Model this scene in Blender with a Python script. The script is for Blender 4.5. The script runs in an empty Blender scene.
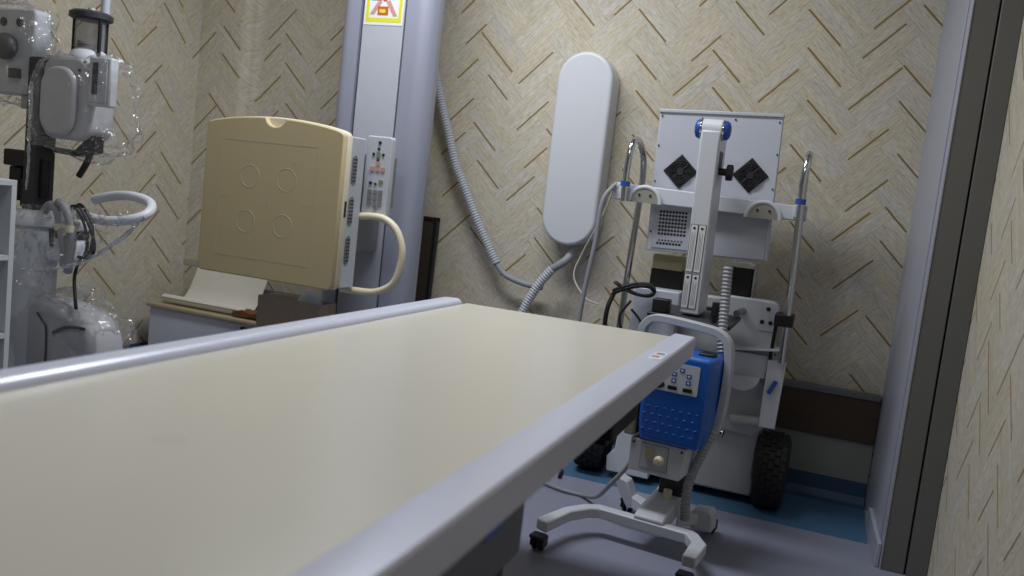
import bpy, bmesh, math, random
from mathutils import Vector, Matrix, noise
random.seed(7)
SC = bpy.context.scene
COL = SC.collection
R = math.radians
PI = math.pi

# ------------------------------------------------------------ camera, world, lights, exposure
cam_d = bpy.data.cameras.new('camera')
cam_d.sensor_width = 36.0
cam_d.lens = 854.0 / 1024 * 36.0
cam_d.clip_start = 0.02
cam = bpy.data.objects.new('camera', cam_d); COL.objects.link(cam)
_yaw, _pitch, _roll = R(20.1), R(6.1), R(6.5)
fw = Vector((-math.sin(_yaw) * math.cos(_pitch), math.cos(_yaw) * math.cos(_pitch), -math.sin(_pitch)))
rt0 = Vector((math.cos(_yaw), math.sin(_yaw), 0))
up0 = rt0.cross(fw)
rt = rt0 * math.cos(_roll) + up0 * math.sin(_roll)
up = up0 * math.cos(_roll) - rt0 * math.sin(_roll)
cam.matrix_world = Matrix(((rt.x, up.x, -fw.x, 0), (rt.y, up.y, -fw.y, 0), (rt.z, up.z, -fw.z, 1.1), (0, 0, 0, 1)))
SC.camera = cam
cam_d.dof.use_dof = True
cam_d.dof.focus_distance = 2.9
cam_d.dof.aperture_fstop = 2.8

world = bpy.data.worlds.new('world'); SC.world = world; world.use_nodes = True
world.node_tree.nodes['Background'].inputs[0].default_value = (0.75, 0.82, 1.0, 1)
world.node_tree.nodes['Background'].inputs[1].default_value = 0.03

def area(name, loc, rot, sx, sy, power, col):
    d = bpy.data.lights.new(name, 'AREA'); d.shape = 'RECTANGLE'; d.size = sx; d.size_y = sy
    d.energy = power; d.color = col
    o = bpy.data.objects.new(name, d); COL.objects.link(o); o.location = loc; o.rotation_euler = rot
    return o
area('ceiling_lamp_back', (-1.4, 2.58, 2.64), (0, 0, 0), 1.3, 0.35, 36, (0.93, 0.96, 1.0))
area('ceiling_lamp_front', (-1.2, 0.9, 2.64), (0, 0, 0), 1.2, 0.4, 10, (0.93, 0.96, 1.0))

vs = SC.view_settings
vs.view_transform = 'Standard'; vs.look = 'None'; vs.gamma = 1.0; vs.use_curve_mapping = False
vs.exposure = 0.0

# ------------------------------------------------------------ materials
def lin(c):
    return tuple(((v / 255) / 12.92 if v / 255 <= 0.04045 else ((v / 255 + 0.055) / 1.055) ** 2.4) for v in c) + (1,)

MATS = {}
def mat(name, rgb, rough=0.5, metal=0.0, var=0.06, scale=18.0, bump=0.0, bscale=200.0, coat=0.0, stretch=None, spec=0.5):
    """procedural surface: noise-varied base colour, optional bump"""
    m = bpy.data.materials.new(name); m.use_nodes = True
    nt = m.node_tree; b = nt.nodes['Principled BSDF']
    tc = nt.nodes.new('ShaderNodeTexCoord')
    mp = nt.nodes.new('ShaderNodeMapping'); nt.links.new(tc.outputs['Object'], mp.inputs[0])
    if stretch: mp.inputs['Scale'].default_value = stretch
    nz = nt.nodes.new('ShaderNodeTexNoise'); nz.inputs['Scale'].default_value = scale; nz.inputs['Detail'].default_value = 4
    nt.links.new(mp.outputs[0], nz.inputs['Vector'])
    mx = nt.nodes.new('ShaderNodeMix'); mx.data_type = 'RGBA'
    c = lin(rgb)
    mx.inputs[6].default_value = tuple(min(1, v * (1 - var)) for v in c[:3]) + (1,)
    mx.inputs[7].default_value = tuple(min(1, v * (1 + var)) for v in c[:3]) + (1,)
    nt.links.new(nz.outputs['Fac'], mx.inputs[0]); nt.links.new(mx.outputs[2], b.inputs['Base Color'])
    b.inputs['Roughness'].default_value = rough; b.inputs['Metallic'].default_value = metal
    b.inputs['Coat Weight'].default_value = coat
    b.inputs['Specular IOR Level'].default_value = spec
    if bump:
        n2 = nt.nodes.new('ShaderNodeTexNoise'); n2.inputs['Scale'].default_value = bscale
        nt.links.new(mp.outputs[0], n2.inputs['Vector'])
        bp = nt.nodes.new('ShaderNodeBump'); bp.inputs['Strength'].default_value = bump; bp.inputs['Distance'].default_value = 0.002
        nt.links.new(n2.outputs['Fac'], bp.inputs['Height']); nt.links.new(bp.outputs[0], b.inputs['Normal'])
    MATS[name] = m
    return m

def wallpaper(name, axis, off=0.0):
    """herringbone wood-strip wallpaper with scattered gold inlay lines"""
    m = bpy.data.materials.new(name); m.use_nodes = True
    nt = m.node_tree; L = nt.links; b = nt.nodes['Principled BSDF']
    def mth(op, a, c=None):
        n = nt.nodes.new('ShaderNodeMath'); n.operation = op
        for i, v in enumerate((a, c)):
            if v is None: continue
            if isinstance(v, (int, float)): n.inputs[i].default_value = v
            else: L.new(v, n.inputs[i])
        return n.outputs[0]
    def sel(f, a, c):   # f ? a : c
        return mth('ADD', mth('MULTIPLY', f, a), mth('MULTIPLY', mth('SUBTRACT', 1.0, f), c))
    tc = nt.nodes.new('ShaderNodeTexCoord'); sp = nt.nodes.new('ShaderNodeSeparateXYZ'); L.new(tc.outputs['Object'], sp.inputs[0])
    a = sp.outputs[axis]; z = sp.outputs[2]
    w = 0.128; n = 2
    U = mth('MULTIPLY', mth('ADD', mth('ADD', a, off), mth('MULTIPLY', z, 1.0)), 0.7071 / w)
    V = mth('MULTIPLY', mth('SUBTRACT', mth('MULTIPLY', z, 1.0), mth('ADD', a, off)), 0.7071 / w)
    U = mth('ADD', U, 400.3); V = mth('ADD', V, 400.6)
    fi = mth('FLOOR', U); fj = mth('FLOOR', V)
    fu = mth('SUBTRACT', U, fi); fv = mth('SUBTRACT', V, fj)
    d = mth('FLOORED_MODULO', mth('SUBTRACT', fi, fj), 2 * n)
    h = mth('LESS_THAN', d, n - 0.5)
    e = mth('SUBTRACT', 2 * n - 1, d)
    along = sel(h, mth('ADD', d, fu), mth('ADD', e, fv))
    across = sel(h, fv, fu)
    idx = sel(h, mth('SUBTRACT', fi, d), fi)
    idy = sel(h, fj, mth('SUBTRACT', fj, e))
    cb = nt.nodes.new('ShaderNodeCombineXYZ'); L.new(idx, cb.inputs[0]); L.new(idy, cb.inputs[1]); L.new(mth('MULTIPLY', h, 7.0), cb.inputs[2])
    wn = nt.nodes.new('ShaderNodeTexWhiteNoise'); wn.noise_dimensions = '3D'; L.new(cb.outputs[0], wn.inputs['Vector'])
    sc = nt.nodes.new('ShaderNodeSeparateColor'); L.new(wn.outputs['Color'], sc.inputs[0])
    r1, r2, r3 = sc.outputs[0], sc.outputs[1], sc.outputs[2]
    wn2 = nt.nodes.new('ShaderNodeTexWhiteNoise'); wn2.noise_dimensions = '3D'
    va = nt.nodes.new('ShaderNodeVectorMath'); va.operation = 'ADD'; L.new(cb.outputs[0], va.inputs[0]); va.inputs[1].default_value = (31.7, 12.3, 5.1)
    L.new(va.outputs[0], wn2.inputs['Vector'])
    sc2 = nt.nodes.new('ShaderNodeSeparateColor'); L.new(wn2.outputs['Color'], sc2.inputs[0])
    q1, q2, q3 = sc2.outputs[0], sc2.outputs[1], sc2.outputs[2]
    # gold inlay: along one of the four strips of a block, over part of its length
    pos = mth('MULTIPLY', mth('FLOOR', mth('MULTIPLY', q1, 3.0)), 0.25)
    g = mth('MULTIPLY', mth('GREATER_THAN', across, pos), mth('LESS_THAN', across, mth('ADD', pos, 0.062)))
    g = mth('MULTIPLY', g, mth('LESS_THAN', r1, 0.80))
    g = mth('MULTIPLY', g, mth('GREATER_THAN', along, mth('MULTIPLY', q2, 0.6)))
    g = mth('MULTIPLY', g, mth('LESS_THAN', along, mth('SUBTRACT', n, mth('MULTIPLY', q3, 0.6))))
    # five strips per block, grain streaks along each strip
    strip = mth('FLOOR', mth('MULTIPLY', across, 5.0)); sfr = mth('FRACT', mth('MULTIPLY', across, 5.0))
    sv = nt.nodes.new('ShaderNodeCombineXYZ'); L.new(mth('ADD', idx, mth('MULTIPLY', strip, 0.137)), sv.inputs[0]); L.new(mth('ADD', idy, mth('MULTIPLY', h, 0.31)), sv.inputs[1])
    wn3 = nt.nodes.new('ShaderNodeTexWhiteNoise'); wn3.noise_dimensions = '2D'; L.new(sv.outputs[0], wn3.inputs['Vector'])
    sc3 = nt.nodes.new('ShaderNodeSeparateColor'); L.new(wn3.outputs['Color'], sc3.inputs[0])
    gv = nt.nodes.new('ShaderNodeCombineXYZ')
    L.new(mth('ADD', mth('MULTIPLY', along, 2.2), mth('MULTIPLY', sc3.outputs[0], 57.0)), gv.inputs[0])
    L.new(mth('ADD', mth('MULTIPLY', across, 17.0), mth('MULTIPLY', r3, 91.0)), gv.inputs[1])
    nz = nt.nodes.new('ShaderNodeTexNoise'); nz.inputs['Scale'].default_value = 1.5; nz.inputs['Detail'].default_value = 5; nz.inputs['Roughness'].default_value = 0.6
    L.new(gv.outputs[0], nz.inputs['Vector'])
    rp = nt.nodes.new('ShaderNodeValToRGB'); L.new(nz.outputs['Fac'], rp.inputs[0])
    el = rp.color_ramp.elements
    el[0].position = 0.30; el[0].color = lin((158, 154, 146))
    el[1].position = 0.72; el[1].color = lin((214, 210, 202))
    x = el.new(0.42); x.color = lin((189, 181, 164))
    x = el.new(0.54); x.color = lin((203, 195, 178))
    hsv = nt.nodes.new('ShaderNodeHueSaturation'); L.new(rp.outputs[0], hsv.inputs['Color'])
    L.new(mth('ADD', 0.95, mth('MULTIPLY', sc3.outputs[1], 0.09)), hsv.inputs['Value'])
    L.new(mth('ADD', 0.7, mth('MULTIPLY', sc3.outputs[2], 0.6)), hsv.inputs['Saturation'])
    # thin dull joints between strips and around blocks
    ed = mth('MAXIMUM', mth('LESS_THAN', sfr, 0.05), mth('MULTIPLY', 1.6, mth('LESS_THAN', across, 0.02)))
    ed = mth('MAXIMUM', ed, mth('MULTIPLY', 1.4, mth('LESS_THAN', along, 0.016)))
    m1 = nt.nodes.new('ShaderNodeMix'); m1.data_type = 'RGBA'; L.new(mth('MULTIPLY', ed, 0.26), m1.inputs[0])
    L.new(hsv.outputs[0], m1.inputs[6]); m1.inputs[7].default_value = lin((138, 126, 100))
    m2 = nt.nodes.new('ShaderNodeMix'); m2.data_type = 'RGBA'; L.new(mth('MULTIPLY', g, 0.95), m2.inputs[0])
    L.new(m1.outputs[2], m2.inputs[6]); m2.inputs[7].default_value = lin((132, 108, 58))
    L.new(m2.outputs[2], b.inputs['Base Color'])
    b.inputs['Roughness'].default_value = 0.75; b.inputs['Specular IOR Level'].default_value = 0.25
    bp = nt.nodes.new('ShaderNodeBump'); bp.inputs['Strength'].default_value = 0.25; bp.inputs['Distance'].default_value = 0.001
    L.new(nz.outputs['Fac'], bp.inputs['Height']); L.new(bp.outputs[0], b.inputs['Normal'])
    MATS[name] = m
    return m

def table_mat():
    m = mat('cream_laminate', (210, 206, 193), 0.27, var=0.025, scale=3.0)
    nt = m.node_tree; b = nt.nodes['Principled BSDF']
    src = b.inputs['Base Color'].links[0].from_socket
    tc = nt.nodes.new('ShaderNodeTexCoord')
    vm = nt.nodes.new('ShaderNodeVectorMath'); vm.operation = 'DISTANCE'
    nt.links.new(tc.outputs['Object'], vm.inputs[0]); vm.inputs[1].default_value = (-0.019, -0.34, 0.74)
    rp = nt.nodes.new('ShaderNodeMapRange'); rp.inputs[1].default_value = 0.019; rp.inputs[2].default_value = 0.026
    rp.inputs[3].default_value = 0.07; rp.inputs[4].default_value = 0.0
    nt.links.new(vm.outputs['Value'], rp.inputs[0])
    mx = nt.nodes.new('ShaderNodeMix'); mx.data_type = 'RGBA'; nt.links.new(rp.outputs[0], mx.inputs[0])
    nt.links.new(src, mx.inputs[6]); mx.inputs[7].default_value = lin((150, 138, 110))
    nt.links.new(mx.outputs[2], b.inputs['Base Color'])
    return m

def film_mat(name, haze=0.04, gloss=0.07):
    m = bpy.data.materials.new(name); m.use_nodes = True
    nt = m.node_tree; L = nt.links
    nt.nodes.remove(nt.nodes['Principled BSDF'])
    out = nt.nodes['Material Output']
    tr = nt.nodes.new('ShaderNodeBsdfTransparent'); gl = nt.nodes.new('ShaderNodeBsdfGlossy'); gl.inputs['Roughness'].default_value = 0.16
    df = nt.nodes.new('ShaderNodeBsdfDiffuse'); df.inputs['Color'].default_value = (0.8, 0.82, 0.88, 1)
    gl.inputs['Roughness'].default_value = 0.13
    lw = nt.nodes.new('ShaderNodeLayerWeight'); lw.inputs['Blend'].default_value = 0.18
    tc = nt.nodes.new('ShaderNodeTexCoord'); nz = nt.nodes.new('ShaderNodeTexNoise'); nz.inputs['Scale'].default_value = 16; nz.inputs['Distortion'].default_value = 1.5
    L.new(tc.outputs['Object'], nz.inputs['Vector'])
    bp = nt.nodes.new('ShaderNodeBump'); bp.inputs['Strength'].default_value = 0.8; bp.inputs['Distance'].default_value = 0.03
    L.new(nz.outputs['Fac'], bp.inputs['Height']); L.new(bp.outputs[0], gl.inputs['Normal'])
    mr = nt.nodes.new('ShaderNodeMapRange'); L.new(lw.outputs['Fresnel'], mr.inputs[0]); mr.inputs[3].default_value = gloss; mr.inputs[4].default_value = 0.5
    m1 = nt.nodes.new('ShaderNodeMixShader'); m1.inputs[0].default_value = haze; L.new(tr.outputs[0], m1.inputs[1]); L.new(df.outputs[0], m1.inputs[2])
    m2 = nt.nodes.new('ShaderNodeMixShader'); L.new(mr.outputs[0], m2.inputs[0]); L.new(m1.outputs[0], m2.inputs[1]); L.new(gl.outputs[0], m2.inputs[2])
    L.new(m2.outputs[0], out.inputs['Surface'])
    MATS[name] = m
    return m

def glass_mat(name, rgb, alpha):
    m = bpy.data.materials.new(name); m.use_nodes = True
    nt = m.node_tree; L = nt.links; b = nt.nodes['Principled BSDF']
    b.inputs['Base Color'].default_value = lin(rgb); b.inputs['Roughness'].default_value = 0.2; b.inputs['Alpha'].default_value = alpha
    MATS[name] = m
    return m

wallpaper('wallpaper_x', 0); wallpaper('wallpaper_y', 1, 0.013)
table_mat()
film_mat('plastic_film'); 
glass_mat('smoked_plastic', (120, 120, 128), 0.45)
mat('rail_aluminium', (214, 218, 236), 0.3, 0.12, 0.03, 30)
mat('dark_underframe', (70, 70, 74), 0.55, 0.2)
mat('pedestal_grey', (104, 108, 118), 0.5)
mat('column_aluminium', (166, 170, 188), 0.36, 0.3, 0.03, 4)
mat('plate_grey', (178, 181, 192), 0.5)
mat('black', (20, 20, 22), 0.5)
mat('slot_black', (16, 17, 26), 0.7)
mat('cream_plastic', (222, 214, 188), 0.42, var=0.03)
mat('cream_panel', (200, 185, 144), 0.45, var=0.03, scale=5)
mat('print_grey', (190, 184, 164), 0.5)
mat('light_grey_plastic', (190, 194, 202), 0.4)
mat('pill_white', (208, 211, 218), 0.42, var=0.02)
mat('white_paint', (208, 212, 220), 0.4, var=0.03)
mat('panel_paint', (196, 200, 212), 0.42, 0.1, var=0.03)
mat('grey_steel', (138, 140, 142), 0.42, 0.3, var=0.05)
mat('body_grey', (176, 178, 180), 0.48, var=0.04)
mat('chrome', (200, 202, 206), 0.14, 1.0, 0.02)
mat('tyre', (34, 34, 36), 0.8, var=0.2, bump=0.3)
mat('blue_plastic', (34, 98, 194), 0.36, var=0.05, coat=0.2)
mat('blue_cap', (40, 84, 170), 0.35)
mat('blue_key', (46, 86, 176), 0.5)
mat('sticker_grey', (196, 202, 210), 0.5)
mat('sticker_white', (224, 226, 228), 0.5)
mat('ink', (40, 42, 46), 0.6)
mat('beige', (170, 158, 128), 0.5)
mat('beige_plate', (150, 144, 128), 0.5)
mat('hose_grey', (186, 190, 198), 0.5)
mat('cable_grey', (150, 152, 158), 0.55)
mat('cable_black', (24, 24, 26), 0.5)
mat('cable_white', (205, 202, 192), 0.5)
mat('floor_vinyl', (142, 146, 166), 0.42, var=0.05, scale=6, bump=0.05)
mat('floor_blue', (74, 112, 146), 0.38, var=0.06, scale=9)
mat('coving_blue', (48, 78, 108), 0.45, var=0.06, scale=9)
mat('lower_wall', (140, 142, 136), 0.5, var=0.06, scale=12)
mat('rail_trim_grey', (116, 116, 120), 0.45, 0.2)
mat('brown_board', (74, 58, 46), 0.55, var=0.25, scale=10, stretch=(1.0, 1.0, 9.0))
mat('ceiling_white', (214, 214, 210), 0.8)
mat('plain_wall', (196, 188, 166), 0.8)
mat('door_light', (172, 175, 188), 0.42, 0.1, var=0.03)
mat('door_dark', (112, 112, 110), 0.5, 0.1, var=0.04)
mat('paper', (212, 208, 196), 0.7, var=0.03)
mat('paper_brown_edge', (104, 66, 36), 0.8, var=0.2)
mat('cardboard', (168, 152, 134), 0.8, var=0.1)
mat('box_white', (198, 204, 216), 0.5)
mat('yellow_print', (214, 214, 52), 0.5)
mat('pink_print', (200, 146, 138), 0.5)
mat('orange_print', (190, 96, 44), 0.5)
mat('olive_print', (70, 78, 34), 0.5)
mat('green_print', (120, 140, 96), 0.5)
mat('red_print', (180, 84, 84), 0.5)
mat('green_oval', (36, 52, 44), 0.4)
mat('machine_grey', (184, 185, 191), 0.45, var=0.04)
mat('machine_dark', (52, 53, 60), 0.5)
mat('shelf_white', (196, 200, 204), 0.5)
mat('shelf_blue', (52, 58, 86), 0.6)
mat('grip_grey', (150, 148, 138), 0.5)
mat('fan_guard_black', (34, 34, 37), 0.5)
mat('unit_hose', (156, 158, 164), 0.5)
mat('dark_brown', (58, 50, 44), 0.6, var=0.15)

# ------------------------------------------------------------ mesh building
class MB:
    def __init__(self): self.v = []; self.f = []; self.mi = []
    def add(self, vs_, fs, m=0):
        o = len(self.v); self.v += [Vector(p) for p in vs_]
        for f in fs: self.f.append([i + o for i in f]); self.mi.append(m)
        return self
    def box(self, x0, x1, y0, y1, z0, z1, m=0, M=None):
        p = [Vector((x, y, z)) for z in (z0, z1) for y in (y0, y1) for x in (x0, x1)]
        if M: p = [M @ q for q in p]
        return self.add(p, [(0, 2, 3, 1), (4, 5, 7, 6), (0, 1, 5, 4), (2, 6, 7, 3), (0, 4, 6, 2), (1, 3, 7, 5)], m)
    def prism(self, poly, axis, a, b, m=0):
        """poly: outline in the other two axes (x: y,z  y: x,z  z: x,y)"""
        def P(u, v, w): return {'x': (w, u, v), 'y': (u, w, v), 'z': (u, v, w)}[axis]
        n = len(poly)
        p = [P(u, v, a) for u, v in poly] + [P(u, v, b) for u, v in poly]
        fs = [tuple(range(n)), tuple(range(2 * n - 1, n - 1, -1))]
        fs += [(i, n + i, n + (i + 1) % n, (i + 1) % n) for i in range(n)]
        return self.add(p, fs, m)
    def cyl(self, p0, p1, r0, r1=None, n=18, m=0, caps=True):
        r1 = r0 if r1 is None else r1
        p0 = Vector(p0); p1 = Vector(p1); t = (p1 - p0).normalized()
        u = t.orthogonal().normalized(); w = t.cross(u)
        vs_ = []
        for p, r in ((p0, r0), (p1, r1)):
            vs_ += [p + (u * math.cos(2 * PI * i / n) + w * math.sin(2 * PI * i / n)) * r for i in range(n)]
        fs = [(i, (i + 1) % n, n + (i + 1) % n, n + i) for i in range(n)]
        if caps: fs += [tuple(range(n - 1, -1, -1)), tuple(range(n, 2 * n))]
        return self.add(vs_, fs, m)
    def tube(self, pts, r, n=10, m=0, closed=False):
        pts = [Vector(p) for p in pts]; N = len(pts)
        rr = r if isinstance(r, (list, tuple)) else [r] * N
        tg = []
        for i in range(N):
            if closed: t = pts[(i + 1) % N] - pts[i - 1]
            else: t = pts[min(i + 1, N - 1)] - pts[max(i - 1, 0)]
            tg.append(t.normalized())
        u = tg[0].orthogonal().normalized(); vs_ = []
        for i in range(N):
            u = (u - tg[i] * u.dot(tg[i])).normalized(); w = tg[i].cross(u)
            vs_ += [pts[i] + (u * math.cos(2 * PI * k / n) + w * math.sin(2 * PI * k / n)) * rr[i] for k in range(n)]
        fs = []
        for i in range(N if closed else N - 1):
            a = i * n; b = ((i + 1) % N) * n
            fs += [(a + k, a + (k + 1) % n, b + (k + 1) % n, b + k) for k in range(n)]
        if not closed: fs += [tuple(range(n - 1, -1, -1)), tuple(range((N - 1) * n, N * n))]
        return self.add(vs_, fs, m)
    def corrugated(self, pts, r, pitch=0.007, n=12, m=0):
        L = resample(pts, pitch / 2)
        return self.tube(L, [r if i % 2 else r * 0.80 for i in range(len(L))], n, m)
    def lathe(self, prof, c, axis=(0, 0, 1), n=24, m=0):
        """prof: (radius, height) pairs"""
        c = Vector(c); t = Vector(axis).normalized(); u = t.orthogonal().normalized(); w = t.cross(u)
        vs_ = []; k = len(prof)
        for i in range(n):
            d = u * math.cos(2 * PI * i / n) + w * math.sin(2 * PI * i / n)
            vs_ += [c + d * r + t * h for r, h in prof]
        fs = [(i * k + j, ((i + 1) % n) * k + j, ((i + 1) % n) * k + j + 1, i * k + j + 1) for i in range(n) for j in range(k - 1)]
        self.add(vs_, fs, m)
        if prof[0][0] > 1e-6: self.add([vs_[i * k] for i in range(n)], [tuple(range(n - 1, -1, -1))], m)
        if prof[-1][0] > 1e-6: self.add([vs_[i * k + k - 1] for i in range(n)], [tuple(range(n))], m)
        return self
    def ball(self, c, rx, ry=None, rz=None, nu=20, nv=12, m=0):
        ry = rx if ry is None else ry; rz = rx if rz is None else rz
        vs_ = [(c[0] + rx * math.sin(PI * j / nv) * math.cos(2 * PI * i / nu), c[1] + ry * math.sin(PI * j / nv) * math.sin(2 * PI * i / nu), c[2] + rz * math.cos(PI * j / nv)) for j in range(nv + 1) for i in range(nu)]
        fs = [(j * nu + i, (j + 1) * nu + i, (j + 1) * nu + (i + 1) % nu, j * nu + (i + 1) % nu) for j in range(nv) for i in range(nu)]
        return self.add(vs_, fs, m)
    def build(self, name, mats, parent=None, bevel=0.0, seg=2, ang=38, sub=0, world=True, label=None, kind=None):
        if isinstance(mats, str): mats = [mats]
        inv = ROOTM[parent.name].inverted() if (parent and world and parent.name in ROOTM) else None
        me = bpy.data.meshes.new(name)
        bm = bmesh.new()
        vv = [bm.verts.new(inv @ p if inv else p) for p in self.v]
        for f, mi in zip(self.f, self.mi):
            try:
                q = bm.faces.new([vv[i] for i in f]); q.material_index = mi; q.smooth = True
            except ValueError: pass
        bmesh.ops.remove_doubles(bm, verts=bm.verts, dist=1e-6)
        bmesh.ops.recalc_face_normals(bm, faces=bm.faces)
        bm.to_mesh(me); bm.free()
        for k in mats: me.materials.append(MATS[k])
        me.set_sharp_from_angle(angle=R(ang))
        o = bpy.data.objects.new(name, me); COL.objects.link(o)
        if parent:
            o.parent = parent
            ROOTM[o.name] = ROOTM.get(parent.name, Matrix.Identity(4))
        if bevel:
            md = o.modifiers.new('bevel', 'BEVEL'); md.width = bevel; md.segments = seg; md.limit_method = 'ANGLE'; md.angle_limit = R(35)
        if sub:
            md = o.modifiers.new('subsurf', 'SUBSURF'); md.levels = sub; md.render_levels = sub
        if label: o['label'] = label
        if kind: o['kind'] = kind
        return o
ROOTM = {}

def resample(pts, step):
    """Catmull-Rom through pts, resampled evenly"""
    P = [Vector(p) for p in pts]; P = [P[0] * 2 - P[1]] + P + [P[-1] * 2 - P[-2]]
    dense = []
    for i in range(1, len(P) - 2):
        a, b, c, d = P[i - 1], P[i], P[i + 1], P[i + 2]
        for k in range(24):
            t = k / 24
            dense.append(0.5 * ((2 * b) + (c - a) * t + (2 * a - 5 * b + 4 * c - d) * t * t + (3 * b - a - 3 * c + d) * t ** 3))
    dense.append(P[-2])
    out = [dense[0]]; acc = 0.0
    for a, b in zip(dense, dense[1:]):
        seg = (b - a).length
        if seg < 1e-9: continue
        s = step - acc
        while s <= seg:
            out.append(a.lerp(b, s / seg)); s += step
        acc = seg - (s - step)
    if (out[-1] - dense[-1]).length > step * 0.3: out.append(dense[-1])
    return out

def thing(name, label, cat, loc=(0, 0, 0), rz=0.0, group=None):
    o = bpy.data.objects.new(name, None); COL.objects.link(o)
    o.empty_display_size = 0.1
    o.location = loc; o.rotation_euler = (0, 0, rz)
    ROOTM[o.name] = Matrix.Translation(Vector(loc)) @ Matrix.Rotation(rz, 4, 'Z')
    tag(o, label, cat, group)
    return o
def tag(o, label, cat, group=None):
    o['label'] = label; o['category'] = cat
    if group: o['group'] = group
    return o
def struct(mb, name, mats, **k): return mb.build(name, mats, kind='structure', **k)
def rrect(x0, x1, y0, y1, r, n=6):
    P = []
    for cx, cy, a0 in ((x1 - r, y1 - r, 0), (x0 + r, y1 - r, 90), (x0 + r, y0 + r, 180), (x1 - r, y0 + r, 270)):
        P += [(cx + r * math.cos(R(a0 + 90 * i / n)), cy + r * math.sin(R(a0 + 90 * i / n))) for i in range(n + 1)]
    return P

# ------------------------------------------------------------ the room
YB = 3.74; XL = -3.21; XR = 0.445; ZC = 2.7; YF = -1.4
struct(MB().box(XL - .1, XR + .1, YF - .1, YB + .1, -0.05, 0), 'floor', 'floor_vinyl')
struct(MB().box(XL, 0.27, 3.285, YB, 0.0, 0.0015), 'trim_1', 'floor_blue')
struct(MB().box(XL - .1, XR + .1, YF - .1, YB + .1, ZC, ZC + .05), 'ceiling', 'ceiling_white')
# back wall: wallpaper above, a shallow boxed-out section with a rounded edge at the left end
prof = [(XL - .1, YB + .1), (XL - .1, 3.655), (-2.965, 3.655)]
for i in range(1, 7):
    a = R(90 - 15 * i); prof.append((-2.965 + .055 * math.cos(a), 3.60 + .055 + .055 - .055 * math.sin(a)))
for i in range(0, 6):
    a = R(180 - 18 * i); prof.append((-2.87 + .04 * math.cos(a), 3.70 + .04 * math.sin(a)))
prof += [(XR + .1, YB), (XR + .1, YB + .1)]
struct(MB().prism(prof, 'z', 0.0, ZC), 'wall_back', 'wallpaper_x', ang=60)
struct(MB().box(-2.87, 0.27, YB - .012, YB, 0.10, 0.265), 'trim_2', 'lower_wall')
struct(MB().box(-2.87, 0.27, YB - .022, YB, 0.265, 0.443), 'trim_3', 'brown_board', bevel=.002)
struct(MB().box(-2.87, 0.27, YB - .028, YB, 0.443, 0.472), 'trim_4', 'rail_trim_grey', bevel=.004)
b = MB().box(-2.87, 0.27, YB - .014, YB, 0.0, 0.10)
b.prism([(YB - .014, 0), (YB - .06, 0.0), (YB - .03, .012), (YB - .014, .04)], 'x', -2.87, 0.27)
struct(b, 'baseboard_back', 'coving_blue')
struct(MB().box(XL - .1, XL, YF - .1, YB, 0.0, ZC), 'wall_left', 'wallpaper_y')
struct(MB().box(XL, XL + .014, YF, 3.655, 0.0, 0.15), 'baseboard_left', 'coving_blue')
struct(MB().box(XR, XR + .1, YF - .1, 3.06, 0.0, ZC), 'wall_right', 'wallpaper_y')
struct(MB().box(XL - .1, XR + .1, YF - .1, YF, 0.0, ZC), 'wall_front', 'plain_wall')
# door casing on the right: light leaf side, dark grey jamb faces with a groove between, plinth at the foot
struct(MB().prism([(.299, 3.10), (.545, 3.10), (.545, YB), (.275, YB)], 'z', 0.0, ZC), 'door_1', 'door_light')
dj = MB().box(0.304, 0.375, 3.06, 3.10, 0.0, ZC).box(0.381, 0.444, 3.056, 3.10, 0.0, ZC).box(0.37, 0.384, 3.075, 3.10, 0, ZC, 1)
struct(dj, 'trim_5', ['door_dark', 'slot_black'], bevel=.002)
struct(MB().box(0.299, 0.304, 3.058, 3.10, 0.0, ZC).prism([(.2935, 3.125), (.298, 3.125), (.297, 3.14), (.2925, 3.14)], 'z', 0, ZC), 'trim_6', 'door_light', bevel=.001)
struct(MB().prism([(.284, 3.07), (.298, 3.07), (.287, 3.46), (.268, 3.46)], 'z', 0.0, 0.085).prism([(.268, 3.46), (.287, 3.46), (.281, 3.60), (.272, 3.60)], 'z', 0, .03), 'baseboard_right', 'door_light', bevel=.003)

# ------------------------------------------------------------ the examination table
t = thing('examination_table', 'long cream-topped X-ray table with aluminium side rails in the foreground', 'table', (-0.74, 1.2, 0))
XA, XB, TY0, TY1 = -1.145, -0.331, 0.15, 2.52
MB().box(-1.079, -0.397, TY0, TY1 + .02, 0.715, 0.74).build('table_top', 'cream_laminate', t, bevel=.003)
for x0, x1, inner in ((XA, -1.078, 1), (-0.398, XB, -1)):
    if inner == 1:
        pr = [(x0, .70), (x1, .70), (x1, .742), (x1 - .004, .750), (x1 - .012, .7555), (x1 - .02, .757), (x0 + .006, .755), (x0, .748)]
    else:
        pr = [(x0, .70), (x1, .70), (x1, .750), (x1 - .004, .755), (x0 + .008, .7565), (x0 + .002, .754), (x0, .748)]
    MB().prism(pr, 'y', TY0, TY1 - .02).build('side_rail', 'rail_aluminium', t, bevel=.0015)
MB().box(-1.12, -0.352, TY0 + .02, TY1 - .05, 0.675, 0.714).build('underframe', 'dark_underframe', t, bevel=.004)
pd = MB().prism([(-1.03, .46), (-.45, .46), (-.45, .62), (-.40, .675), (-1.08, .675), (-1.03, .62)], 'y', .30, 1.43)
pd.build('pedestal', 'pedestal_grey', t, bevel=.006)
MB().box(-1.01, -.468, .34, 1.405, 0.0, .458).build('pedestal_base', 'dark_underframe', t, bevel=.006)
st = MB().box(-.4493, -.4485, 1.235, 1.315, .545, .60).box(-.4484, -.4480, 1.245, 1.305, .572, .590, 1)
st.build('rating_label', ['blue_cap', 'sticker_grey'], t, label='small blue label on the table side')
sk = MB()
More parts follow.
